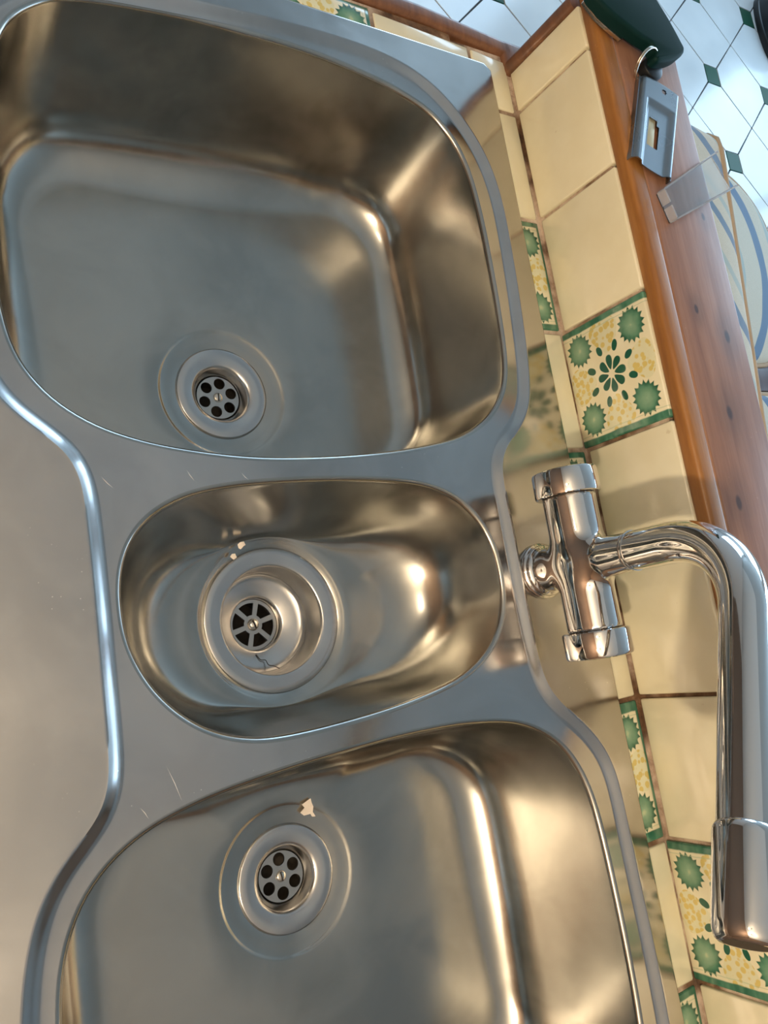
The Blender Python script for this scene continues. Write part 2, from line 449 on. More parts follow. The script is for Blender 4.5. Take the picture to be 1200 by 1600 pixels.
# ------------------------------------------------------------------ far floor of octagon tiles with green dots
PIT = 330.0; DX, DY = 1985.0, 1246.0; HD = 36.0; GAP = 4.5
def hexmesh(vert):
    h = PIT/2; g = GAP/math.sqrt(2); k = HD+1.5
    # tile centred midway between two dots at (+-h,0); plain corners at (0,+-h)
    P = [(h-k-0.5, k-g*1.4+1), (g*.7, h-g*1.4), (-g*.7, h-g*1.4), (-(h-k-.5), k-g*1.4+1), (-(h-k-.5), -(k-g*1.4+1)), (-g*.7, -(h-g*1.4)), (g*.7, -(h-g*1.4)), (h-k-.5, -(k-g*1.4+1))]
    P = [(a, b) for a, b in P]
    if vert: P = [(-b, a) for a, b in P]
    me = bpy.data.meshes.new('tile'); V = []; F = []
    n = len(P)
    for z, sc in ((-6, 1), (-1, 1), (0, .993)):
        V += [(p[0]*sc*S, p[1]*sc*S, z*S) for p in P]
    for L_ in range(2):
        for i in range(n): F.append((L_*n+i, L_*n+(i+1) % n, (L_+1)*n+(i+1) % n, (L_+1)*n+i))
    F.append(tuple(range(2*n, 3*n))); me.from_pydata(V, [], F); me.materials.append(M['floor']); return me
hexH, hexV = hexmesh(False), hexmesh(True)
dotm = bpy.data.meshes.new('green_tile')
dotm.from_pydata([(a*HD*sc*S, b*HD*sc*S, z*S) for z, sc in ((-6, .96), (-1, .96), (0, .93)) for a, b in ((1, 1), (-1, 1), (-1, -1), (1, -1))], [],
                 [(0, 1, 5, 4), (1, 2, 6, 5), (2, 3, 7, 6), (3, 0, 4, 7), (4, 5, 9, 8), (5, 6, 10, 9), (6, 7, 11, 10), (7, 4, 8, 11), (8, 9, 10, 11)])
dotm.materials.append(M['green'])
rest_w = bmesh.new(); rest_g = bmesh.new()
fl_loc = Vector(floor.location)
def put(me, x, y, name, restbm):
    if not (-2090 < x < 2950 and -2450 < y < 2950): return
    near = (350 < x < 2850 and 450 < y < 2300)
    if near:
        o = bpy.data.objects.new(name, me); COL.objects.link(o); o.parent = floor
        o.location = Vector((x*S, y*S, (FZ+random.uniform(-.3, .3))*S))-fl_loc
        o.rotation_euler = (random.uniform(-.0015, .0015), random.uniform(-.0015, .0015), 0)
    elif not (-620 < x < 130 and -1400 < y < 90):
        n0 = len(restbm.verts); restbm.from_mesh(me)
        restbm.verts.ensure_lookup_table()
        for v in restbm.verts[n0:]: v.co += Vector((x*S, y*S, FZ*S))
for i in range(-13, 7):
    for j in range(-12, 8):
        x, y = DX+i*PIT, DY+j*PIT
        put(dotm, x, y, 'green_tile', rest_g)
        put(hexH, x+PIT/2, y, 'tile', rest_w); put(hexV, x, y+PIT/2, 'tile', rest_w)
for bm, nm, mt in ((rest_w, 'tile_field', M['floor']), (rest_g, 'green_tile_field', M['green'])):
    me = bpy.data.meshes.new(nm); bm.to_mesh(me); bm.free(); me.materials.clear(); me.materials.append(mt)
    o = bpy.data.objects.new(nm, me); COL.objects.link(o); o.parent = floor; o.location = -fl_loc; tag(o, kind='stuff')

# ------------------------------------------------------------------ low wall behind the sink, tiled face at x = 0
YE = 61.0; YW = 42.0                                       # far end of counter and low wall
wall = boxo('wall_right', (7, 98, -1400, YW, FZ, 86), M['plaster'], smooth=False); tag(wall, kind='structure')
gr = boxo('grout', (-2.2, 7, -1400, YW, -8, 87.5), M['grout'], wall, smooth=False)
def rtile(name, b, mat, parent, origin=None, bev=1.6):
    """slightly uneven tile slab"""
    bm = bmesh.new(); box(bm, *b, bev=bev, seg=2)
    for v in bm.verts:
        v.co += Vector((random.uniform(-.12, .12), random.uniform(-.12, .12), random.uniform(-.12, .12)))
    if origin is None: origin = ((b[0]+b[1])/2, (b[2]+b[3])/2, (b[4]+b[5])/2)
    return bm_obj(name, bm, mat, parent, origin, True, 60)
YJ = [0.5, -109.5, -221.0, -331.0, -441.0, -547.5, -663.0, -774.0, -884.0, -994.0, -1104.0, -1214.0]
ycur = YW-.5
for i, yj in enumerate(YJ):
    y0, y1 = yj+1.6, ycur
    pw = (i == 3 or i == 7)
    if i == 3 or i == 7:
        o = rtile('tile', (-5, 3, y0, y1, -2, 92), M['paint_wall'], wall, (0, (y0+y1)/2, 45)); o['label'] = 'wall tile painted with green flowers and yellow clusters'
    else:
        o = rtile('tile', (-5+random.uniform(-.6, .4), 3, y0, y1, 2.2, 92), M['tile'], wall)
    ycur = yj-1.6
# ------------------------------------------------------------------ tiled counter
ctr = empty('tiled_counter', (-300, -600, FZ)); tag(ctr, 'tiled counter round the steel sink, cream and green painted tiles with dark grout', 'counter')
boxo('grout', (-71, -1, -1400, YE+1, -14, -1.8), M['grout'], ctr, smooth=False)
boxo('grout', (-640, -71, 26, YE+1, -14, -1.2), M['grout'], ctr, smooth=False)
ycur = -1.0
CJ = [-110.5, -220.5, -330.5, -440.5, -548, -663.5, -774, -884, -994, -1104, -1214]
for i, yj in enumerate(CJ):
    y0, y1 = yj+2.2, ycur-1.5
    if i in (2, 4, 6-0) and i != 6: pass
    if i in (2, 4) or i == 7: pass
    paint = i in (1+1, 3, 5, 7, 9)
    ycur = yj
    if i in (1+1,): paint = False
    if i in (1,): paint = False
    pat = {0: 0, 1: 0, 2: 0, 3: 1, 4: 0, 5: 1, 6: 0, 7: 1, 8: 0, 9: 1, 10: 0}
    # strip tiles in view, far to near: cream, PAINTED, cream, PAINTED, cream, PAINTED, cream, PAINTED
    paint = i in (1, 3, 5, 7, 9)
    if paint:
        o = rtile('tile', (-70, -6.8, y0, y1, -10, -.2), M['paint_counter'], ctr, (-57, (y0+y1)/2, -.2)); o['label'] = 'narrow cut tile painted with green border and flowers'
    else: rtile('tile', (-70, -6.8, y0, y1, -10, random.uniform(-.4, .2)), M['tile'], ctr)
# row along the far end
rtile('tile', (-48, -6.8, 1.8, YE-6.5, -10, 0), M['tile'], ctr)
rtile('tile', (-155, -52, 30, YE-6.5, -10, -.2), M['tile'], ctr)
M['paint_counter2'] = painted('painted_counter_tile_end', 'v', 'x')
o = rtile('tile', (-262, -159.5, 30, YE-6.5, -10, -.2), M['paint_wall'], ctr); o['label'] = 'cut tile at the far edge painted with green flowers'
bpy.data.objects.remove(o)
bm = bmesh.new(); box(bm, -26, 26, -52, 52, -10, 0, bev=1.5)     # built square-on, then turned a quarter so its border faces the room
o = bm_obj('tile', bm, M['paint_counter'], ctr, (0, 0, 0), True, 60)
o.location = Vector((-211*S, 16*S, -.2*S))-Vector(ctr.location); o.rotation_euler = (0, 0, PI/2)
me = o.data
for v in me.vertices:
    if v.co.x < 0: v.co.x = .012
    else: v.co.x = min(v.co.x+.024, .050)
o['label'] = 'cut tile at the far edge painted with green border and flowers'
rtile('tile', (-370, -266, 30, YE-6.5, -10, -.2), M['tile'], ctr); rtile('tile', (-480, -374, 30, YE-6.5, -10, -.2), M['tile'], ctr); rtile('tile', (-590, -484, 30, YE-6.5, -10, -.2), M['tile'], ctr)
bm = bmesh.new()
box(bm, -640, -12, YE-2, YE+10, FZ, -25); box(bm, -640, -625, -1400, YE-2, FZ, -25)
bm_obj('cabinet_panel', bm, M['cabwood'], ctr, (-300, YE, FZ), False)
def skew_end(o):
    for v in o.data.vertices:
        x = v.co.x+parent_world(o).x; y = v.co.y+parent_world(o).y
        if y > .045: v.co.y += -0.085*max(x, -0.105)
for ch_ in list(ctr.children):
    if ch_.location.y+ctr.location.y > .02 and not ch_.rotation_euler.z: skew_end(ch_)
# wooden moulding on the counter's end and up the wall's end
def prof_bar(name, pts, a, b, along, mat, parent=None):
    """extrude a 2-D profile along y ('y': pts=(x,z)), along x ('x': pts=(y,z)) or along z ('z': pts=(x,y))"""
    V = []; n = len(pts); N = max(2, int(abs(b-a)/25))
    for i in range(N+1):
        s_ = a+(b-a)*i/N
        for p, q_ in pts:
            V.append({'y': (p, s_, q_), 'x': (s_, p, q_), 'z': (p, q_, s_)}[along])
    F = [(i*n+k, i*n+(k+1) % n, (i+1)*n+(k+1) % n, (i+1)*n+k) for i in range(N) for k in range(n)]
    F += [tuple(range(n)), tuple(range(N*n, (N+1)*n))]
    bm = bmesh.new(); vs = [bm.verts.new(v) for v in V]
    for f in F: bm.faces.new([vs[i] for i in f])
    cen = [sum(v[i] for v in V)/len(V) for i in range(3)]
    return bm_obj(name, bm, mat, parent, tuple(cen), True, 40)
def rprof(a0, a1, b0, b1, r):            # rectangle with rounded corners in profile
    out = []
    for cx, cy, t0 in ((a1-r, b1-r, 0), (a0+r, b1-r, 90), (a0+r, b0+r, 180), (a1-r, b0+r, 270)):
        for k in range(5):
            t_ = math.radians(t0+k*22.5); out.append((cx+r*math.cos(t_), cy+r*math.sin(t_)))
    return out
o = prof_bar('trim_1', rprof(YE, YE+17, -24, 3.5, 5), -640, 0, 'x', M['trimwood']); tag(o, kind='structure'); skew_end(o)
o = prof_bar('trim_2', rprof(-9, 99, YW-.5, YW+13, 5), -1, 88, 'z', M['trimwood']); tag(o, kind='structure')
o = boxo('trim_3', (-10, 20, YW+5, YE+18, -24, 3.5), M['trimwood'], bev=5, seg=3); tag(o, kind='structure')
# ledge on the low wall: rounded orange moulding plus reddish board
ledge = empty('wooden_ledge', (50, -500, 87.6)); tag(ledge, 'long wooden ledge on top of the low tiled wall, orange rounded front and reddish board', 'ledge')
def wavy(o, amp=.8):
    for v in o.data.vertices:
        y = v.co.y+o.location.y
        v.co.x += amp*S*(math.sin(y*9.0)*.5+math.sin(y*23+1)*.3)
o = prof_bar('moulding', rprof(-3, 17, 90.5, 105, 4.5), YW+13, -1400, 'y', M['nosing'], ledge); wavy(o)
o = prof_bar('board', rprof(16.7, 101, 87.6, 104, 2.5), YW+13, -1400, 'y', M['board'], ledge); wavy(o, .5)

# ------------------------------------------------------------------ the sink
ZR, ZP = 5.0, 0.8                                  # rim level, lowered platform level
sink = empty('triple_bowl_sink', (-280, -440, 0)); tag(sink, 'large stainless steel sink with three bowls set into the tiled counter', 'sink')
B1 = [(-461.5, -84.1), (-457.8, -58), (-452, -43), (-444, -32.0), (-433, -21.8), (-418.6, -13), (-395.0, -7.0), (-362.2, -2), (-324.2, 1.5), (-273.4, 2.8), (-245, 2.8), (-212.0, 1.0), (-179.8, -3.5), (-150, -9.5), (-118.1, -21), (-100.9, -35), (-89.3, -53), (-82, -77.1), (-79, -105), (-77.9, -131.1), (-78.1, -175.0), (-79.3, -210.6), (-82.0, -245.6), (-87.6, -268.7), (-97.4, -285.9), (-115.7, -303.0), (-145.3, -317.0), (-188.5, -325.5), (-227.2, -329.6), (-270, -331.5), (-313.1, -331.2), (-348, -328), (-386.4, -321.3), (-413.4, -313.0), (-431.2, -304.0), (-446, -292.5), (-457, -279), (-464.5, -264), (-468.5, -246), (-470.8, -223.1), (-471, -190), (-469, -140)]
B2 = [(-420.0, -425), (-419.0, -408), (-415, -393), (-408, -380.5), (-397, -369.5), (-380, -360.3), (-358, -354.5), (-325.5, -351.3), (-277.3, -350.5), (-224.4, -352.5), (-187, -357.8), (-161, -368.5), (-144.2, -384.5), (-134.0, -403.7), (-130.8, -424.3), (-132, -446.7), (-139, -466), (-152.5, -483), (-169.6, -494.5), (-190.0, -502.3), (-221.8, -508.3), (-254.6, -511.8), (-295.1, -514), (-327.6, -514.0), (-349.2, -511.5), (-370, -504.5), (-388, -493), (-403.0, -477.0), (-413, -459.5), (-418.5, -442)]
B3 = [(-473.5, -650), (-473.2, -630.9), (-470.5, -610), (-465.5, -593.5), (-457.2, -578.0), (-445, -565), (-429.3, -554.8), (-410.4, -547.5), (-381.0, -541.3), (-345.8, -537.6), (-308.3, -535.2), (-259.0, -533.5), (-225, -533.8), (-190, -535.8), (-155, -541), (-134.4, -547), (-116.8, -556), (-101.0, -569), (-89.2, -586.5), (-80.5, -611), (-76.5, -645), (-74.6, -690), (-74.2, -734.7), (-75.5, -776.6), (-80, -815), (-92, -840), (-115, -857), (-160, -868), (-220, -872), (-300, -873), (-360, -869), (-410, -860), (-440, -846), (-460, -822), (-468, -790), (-473, -740)]
STEP = [(-357.1, 11.5), (-323.9, 15), (-285, 18.5), (-250.2, 21.0), (-203.8, 22.5), (-154.7, 19.5), (-116.6, 8.5), (-87.8, -13), (-66, -43), (-54.5, -73.6), (-50.5, -105.6), (-50.5, -134.9), (-51.8, -171.7), (-54.1, -208.0), (-57.1, -243.7), (-61.0, -270), (-67.5, -293), (-80.6, -310.8), (-95, -323.0), (-107, -336), (-111.2, -354.4), (-111, -374.0), (-110.6, -396.6), (-110.6, -419.9), (-110.6, -454.7), (-110.2, -485.2), (-107.5, -514), (-98.5, -532), (-81.8, -548.6), (-66, -565.8), (-55, -585.2), (-50.2, -608.6), (-49.2, -645.6), (-48.6, -681.9), (-47.6, -718.5), (-47.4, -753.7), (-48.6, -800), (-56, -850), (-80, -882), (-130, -898), (-220, -904), (-330, -903), (-420, -892), (-465, -870), (-487, -830), (-494, -770), (-497, -700), (-496, -650), (-494.0, -622), (-490, -598), (-483.5, -577), (-473.2, -559.5), (-459.3, -545.4), (-446.5, -533), (-440.5, -518.0), (-438.9, -495), (-438.4, -465), (-437.8, -432), (-437.4, -400), (-437.4, -370), (-438.0, -348), (-442.5, -332.0), (-452.2, -321.5), (-465.8, -310), (-479.8, -294.0), (-491, -268), (-497, -230), (-499, -170), (-496, -110), (-486, -62), (-466, -28), (-436, -6), (-398, 6)]
def loop(P, n, sm=4): return ccw(smooth_loop(resample(catmull(P, 6), n), sm))
def rrect(x0, x1, y0, y1, r, bulge=(0, 0), n=240):
    out = []
    for cx, cy, t0 in ((x1-r, y1-r, 0), (x0+r, y1-r, 90), (x0+r, y0+r, 180), (x1-r, y0+r, 270)):
        for k in range(17):
            t_ = math.radians(t0+k*90/16); out.append((cx+r*math.cos(t_), cy+r*math.sin(t_)))
    P = resample(np.array(out), n)
    cx, cy = (x0+x1)/2, (y0+y1)/2; hx, hy = (x1-x0)/2, (y1-y0)/2
    P = P.copy(); u = (P[:, 0]-cx)/hx; v = (P[:, 1]-cy)/hy
    P[:, 1] += bulge[1]*np.sign(v)*np.abs(v)*(1-u*u); P[:, 0] += bulge[0]*np.sign(u)*np.abs(u)*(1-v*v)
    return ccw(P)
def by_angle(P, c, th):                  # resample a star-shaped loop at the given directions
    a = np.unwrap(np.arctan2(P[:, 1]-c[1], P[:, 0]-c[0])); i0 = np.argmin(a % (2*PI))
    P = np.roll(P, -i0, 0); a = np.arctan2(P[:, 1]-c[1], P[:, 0]-c[0]) % (2*PI)
    o_ = np.argsort(a); a = a[o_]; P = P[o_]
    a = np.r_[a[-1]-2*PI, a, a[0]+2*PI]; P = np.vstack([P[-1:], P, P[:1]])
    return np.stack([np.interp(th, a, P[:, k]) for k in (0, 1)], 1)
NL = 220
LIPR = 4.0
lips = {}
BOWLS = [
    ('far', B1, dict(box=(-457, -86, -320, -33), r=62, bulge=(2, 5)), -131.0, 40, (-282.5, -238.0), 56.0, 40.2, 0),
    ('middle', B2, dict(box=(-402, -152, -502, -377), r=58, bulge=(3, 2)), -82.0, 52, (-287.0, -437.0), 60.0, 55.0, 1),
    ('near', B3, dict(box=(-458, -90, -858, -556), r=66, bulge=(2, 5)), -131.0, 40, (-284.0, -635.0), 56.0, 40.2, 2)]
for nm, P, bt, depth, fr_, dc, rr_, rf, idx in BOWLS:
    cen = ((min(p[0] for p in P)+max(p[0] for p in P))/2, (min(p[1] for p in P)+max(p[1] for p in P))/2)
    T = loop(P, 400, 5)
    bx_ = bt['box']; Bt = rrect(*bx_, bt['r'], bt['bulge'], 480)
    bc = ((bx_[0]+bx_[1])/2, (bx_[2]+bx_[3])/2)
    T = resample(T, NL); T = np.roll(T, -np.argmin(np.abs(np.arctan2(T[:, 1]-cen[1], T[:, 0]-cen[0]))), 0)
    # matching bottom points by scaled direction
    hx, hy = (max(T[:, 0])-min(T[:, 0]))/2, (max(T[:, 1])-min(T[:, 1]))/2
    gx, gy = (bx_[1]-bx_[0])/2, (bx_[3]-bx_[2])/2
    th = np.arctan2((T[:, 1]-cen[1])/hy*gy, (T[:, 0]-cen[0])/hx*gx) % (2*PI)
    Bp = by_angle(Bt, bc, th)
    for _ in range(2): Bp = smooth_loop(Bp, 2)
    L0 = offset(T, LIPR); lips[nm] = L0
    rings = []
    for k in range(0, 7):
        t_ = PI/2*k/6; rings.append(np.c_[T+(L0-T)*(1-math.sin(t_)), np.full(NL, ZP-LIPR*(1-math.cos(t_)))])
    top = rings[-1]; Bc = np.c_[Bp, np.full(NL, depth)]
    inw = np.array(dc)[None]-Bp; dl = np.linalg.norm(inw, axis=1)[:, None]; inw = inw/dl
    wl = top-Bc; wlen = np.linalg.norm(wl, axis=1)[:, None]; wu = wl/wlen
    rad = np.minimum(fr_*1.0, (dl-rr_-4)*.8)
    A0 = Bc+wu*fr_
    E0 = np.c_[Bp+inw*rad, np.full(NL, depth)]
    for t_ in (.12, .25, .4, .55, .7, .85): rings.append(top+(A0-top)*t_)
    for k in range(0, 13):
        t_ = k/12; rings.append(A0*(1-t_)**2+Bc*2*t_*(1-t_)+E0*t_*t_)
    th2 = np.arctan2(E0[:, 1]-dc[1], E0[:, 0]-dc[0])
    circ = lambda r_, z_: np.c_[dc[0]+r_*np.cos(th2), dc[1]+r_*np.sin(th2), np.full(NL, z_)]
    c0 = circ(rr_+1.5, depth-1.0)
    for t_ in (.2, .4, .6, .8): 
        R_ = E0+(c0-E0)*t_; R_[:, 2] = depth-1.0*t_**1.5; rings.append(R_)
    rings.append(c0)
    if idx != 1:
        for r_, z_ in ((rr_, depth-1.3), (rr_-1.2, depth-2.0), (rr_-2.5, depth-2.4), ((rr_+rf)/2, depth-3.3), (rf+1.0, depth-3.9), (rf+.3, depth-4.2), (rf-3, depth-4.8)): rings.append(circ(r_, z_))
    else:
        for r_, z_ in ((rr_, depth-1.3), (rr_-1.2, depth-2.2), (rf+.6, depth-2.4), (rf+.2, depth-3), (rf-3, depth-4)): rings.append(circ(r_, z_))
    V = np.vstack(rings); nR = len(rings); F = []
    for i in range(nR-1):
        for k in range(NL):
            k2 = (k+1) % NL; F.append((i*NL+k, i*NL+k2, (i+1)*NL+k2, (i+1)*NL+k))
    ob = mesh_np('bowl', V, F, M['bowl'], sink, (cen[0], cen[1], depth), True)
    bm = bmesh.new(); bm.from_mesh(ob.data); bmesh.ops.recalc_face_normals(bm, faces=bm.faces)
    if sum(f.normal.z*f.calc_area() for f in bm.faces) < 0: bmesh.ops.reverse_faces(bm, faces=bm.faces)
    bm.to_mesh(ob.data); bm.free()
    ob['label'] = {'far': 'large bowl at the far end', 'middle': 'small oval bowl in the middle', 'near': 'large bowl at the near end'}[nm]
    # drain fitting
    zf = depth-(3.8 if idx != 1 else 3.0); dx, dy = dc
    if idx != 1:
        dr = lathe('drain', [(rf, -1.0), (rf, .6), (rf-1.2, 1.2), (rf-8, .7), (27.5, .1), (25.5, -.5), (24, -1.8), (23, -4), (21.2, -8), (19.8, -11), (19.4, -13.5), (19.4, -40), (18, -40)], M['flange'], sink, (dx, dy, zf), 96, closed=False, sharp=70)
        # strainer disc with six round holes and a screw
        zs = zf-11; rs = 19.0; rot = [0.30, 0, 0.52][idx]
        outer = [Vector((rs*math.cos(2*PI*k/64), rs*math.sin(2*PI*k/64))) for k in range(64)]
        pts = list(outer); edges = [(k, (k+1) % 64) for k in range(64)]; holes = []
        for h in range(6):
            a = rot+h*PI/3; hc = (12.9*math.cos(a), 12.9*math.sin(a)); holes.append((hc, 5.0)); b0 = len(pts)
            for k in range(24): pts.append(Vector((hc[0]+5.0*math.cos(2*PI*k/24), hc[1]+5.0*math.sin(2*PI*k/24))))
            edges += [(b0+k, b0+(k+1) % 24) for k in range(24)]
        res_ = delaunay_2d_cdt(pts, edges, [], 0, 1e-5)
        vo, fo = res_[0], res_[2]
        F = []
        for f in fo:
            cx_, cy_ = sum(vo[i].x for i in f)/3, sum(vo[i].y for i in f)/3
            if any((cx_-h_[0][0])**2+(cy_-h_[0][1])**2 < (h_[1]*.985)**2 for h_ in holes): continue
            F.append(f)
        bm = bmesh.new(); vs = [bm.verts.new((dx+v.x, dy+v.y, zs)) for v in vo]
        for f in F: bm.faces.new([vs[i] for i in f])
        g0 = bmesh.ops.extrude_face_region(bm, geom=bm.faces[:])
        for v in [g for g in g0['geom'] if isinstance(g, bmesh.types.BMVert)]: v.co.z -= 1.6
        bm_obj('strainer', bm, M['strainer'], dr, (dx, dy, zs), True, 30)
        sc_ = lathe('screw', [(0, 1.9), (2.6, 1.6), (4.0, .9), (4.4, 0), (4.4, -1)], M['ringmetal'], dr, (dx, dy, zs), 32, closed=False)
        bmx = bmesh.new(); box(bmx, dx-3.6, dx+3.6, dy-.55, dy+.55, zs+1.75, zs+2.0)
        so = bm_obj('screw_slot', bmx, M['dark'], dr, (dx, dy, zs+1.75), False); so.rotation_euler = (0, 0, rot+1.2)
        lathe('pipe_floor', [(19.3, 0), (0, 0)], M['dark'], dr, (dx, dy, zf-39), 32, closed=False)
        lathe('pipe_wall', [(19.2, 0), (19.2, -27)], M['well'], dr, (dx, dy, zf-12.5), 48, closed=False)
    else:
        dr = lathe('drain', [(rf, -1.5), (rf, .3), (rf-1, .8), (rf-5, .5), (43.5, 0), (42.2, -.2), (41.3, -1.5), (41, -3), (40.2, -24), (39, -27.5), (36.5, -30), (33, -31), (23, -33.5), (21.5, -34.5), (20.8, -37), (20.6, -43), (20.4, -43.5), (20.4, -75)], M['flange'], sink, (dx, dy, zf), 96, closed=False, sharp=60)
        zs = zf-41.0; rs = 20.3; pts = []; edges = []; holes = []
        def addloop(L_):
            b0 = len(pts)
            for p in L_: pts.append(Vector(p))
            edges.extend([(b0+k, b0+(k+1) % len(L_)) for k in range(len(L_))])
        addloop([(rs*math.cos(2*PI*k/64), rs*math.sin(2*PI*k/64)) for k in range(64)])
        for h in range(6):
            a0 = .25+h*2*PI/6; w0 = 2*PI/6
            ra, rb = 7.8, 17.6; L_ = []
            for k in range(9): a = a0+w0*(.115+.77*k/8); L_.append((rb*math.cos(a), rb*math.sin(a)))
            for k in range(5): a = a0+w0*(.77-.54*k/4); L_.append((ra*math.cos(a), ra*math.sin(a)))
            addloop(L_); holes.append(L_)
        res_ = delaunay_2d_cdt(pts, edges, [], 0, 1e-5); vo, fo = res_[0], res_[2]
        bm = bmesh.new(); vs = [bm.verts.new((dx+v.x, dy+v.y, zs)) for v in vo]
        for f in fo:
            cx_, cy_ = sum(vo[i].x for i in f)/3, sum(vo[i].y for i in f)/3
            if any(inside(h_, cx_, cy_) for h_ in holes): continue
            bm.faces.new([vs[i] for i in f])
        g0 = bmesh.ops.extrude_face_region(bm, geom=bm.faces[:])
        for v in [g for g in g0['geom'] if isinstance(g, bmesh.types.BMVert)]: v.co.z -= 2.2
        bm_obj('strainer', bm, M['strainer'], dr, (dx, dy, zs), True, 30)
        lathe('screw', [(0, 3.4), (3, 2.8), (4.6, 1.2), (5, 0), (5, -1)], M['ringmetal'], dr, (dx, dy, zs), 32, closed=False)
        bmx = bmesh.new(); box(bmx, dx-3.6, dx+3.6, dy-.6, dy+.6, zs+3.1, zs+3.5)
        so = bm_obj('screw_slot', bmx, M['dark'], dr, (dx, dy, zs+3.1), False); so.rotation_euler = (0, 0, 1.9)
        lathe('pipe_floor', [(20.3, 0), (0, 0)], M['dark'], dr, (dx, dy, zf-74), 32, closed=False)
# deck: rim, step, platform
S0 = loop(STEP, 520, 5); S1 = offset(S0, -11.5); S1 = smooth_loop(S1, 2)
ORC = (-640.0, -31.3, -1180.0, 43.6)
Orim = rrect(ORC[0], ORC[1]-3, ORC[2], ORC[3]-3, 5, (0, 0), 400)
V = []; F = []
def cdt_region(outer, inners, z):
    pts = [Vector(p) for p in outer]; edges = [(k, (k+1) % len(outer)) for k in range(len(outer))]
    for L_ in inners:
        b0 = len(pts); pts += [Vector(p) for p in L_]; edges += [(b0+k, b0+(k+1) % len(L_)) for k in range(len(L_))]
    r_ = delaunay_2d_cdt(pts, edges, [], 0, 1e-6); vo, fo = r_[0], r_[2]; b0 = len(V)
    V.extend([(v.x, v.y, z) for v in vo])
    for f in fo:
        cx_, cy_ = sum(vo[i].x for i in f)/3, sum(vo[i].y for i in f)/3
        if not inside(outer, cx_, cy_): continue
        if any(inside(L_, cx_, cy_) for L_ in inners): continue
        a, b, c = [vo[i] for i in f]
        s_ = (b.x-a.x)*(c.y-a.y)-(b.y-a.y)*(c.x-a.x)
        F.append(tuple(b0+i for i in (f if s_ > 0 else reversed(f))))
def strip(A, B):
    n = len(A); b0 = len(V); V.extend([tuple(p) for p in A]); V.extend([tuple(p) for p in B])
    for k in range(n):
        k2 = (k+1) % n; F.append((b0+k, b0+k2, b0+n+k2, b0+n+k))
cdt_region(Orim, [S0], ZR)
rings = []
for k in range(0, 11):
    t_ = k/10; h = ZR+(ZP-ZR)*(t_*t_*(3-2*t_)); h += .35*math.exp(-((t_-.06)/.12)**2)*(1 if k else 0)
    rings.append(np.c_[S0+(S1-S0)*t_, np.full(len(S0), h)])
for a, b in zip(rings[:-1], rings[1:]): strip(b, a)
cdt_region(S1, [lips['far'], lips['middle'], lips['near']], ZP)
prev = np.c_[Orim, np.full(len(Orim), ZR)]
for k in range(1, 6):
    t_ = PI/2*k/5; nx = np.c_[offset(Orim, 3.0*math.sin(t_)), np.full(len(Orim), ZR-3.0*(1-math.cos(t_)))]; strip(prev, nx); prev = nx
nx = prev.copy(); nx[:, 2] = .3; strip(prev, nx)
dk = mesh_np('deck', V, F, M['steel'], sink, (-300, -440, ZP), True)
bm = bmesh.new(); bm.from_mesh(dk.data); bmesh.ops.remove_doubles(bm, verts=bm.verts, dist=2e-6)
bmesh.ops.recalc_face_normals(bm, faces=bm.faces)
if sum(f.normal.z*f.calc_area() for f in bm.faces) < 0: bmesh.ops.reverse_faces(bm, faces=bm.faces)
bm.to_mesh(dk.data); bm.free(); dk.data.set_sharp_from_angle(angle=math.radians(35))

# long pale scratches worn into the platform
def scratch(p, q, wd=.16):
    p, q = Vector(p), Vector(q); n_ = Vector((-(q-p).y, (q-p).x)).normalized()*wd; m_ = p.lerp(q, .5)+n_*2
    return [(p.x, p.y), ((m_+n_).x, (m_+n_).y), (q.x, q.y), ((m_-n_).x, (m_-n_).y)]
M['scratch'] = Mat('pale_scratch', (.9, .87, .82), .6, .5).m
for a_, b_ in (((-405.5, -517), (-399, -538)), ((-423, -536), (-419, -543)), ((-367, -347), (-371, -340)), ((-330, -347.5), (-334, -343)), ((-418, -350), (-424, -343))):
    extrude_poly('scratch', scratch(a_, b_), ZP+.01, ZP+.05, M['scratch'], dk)
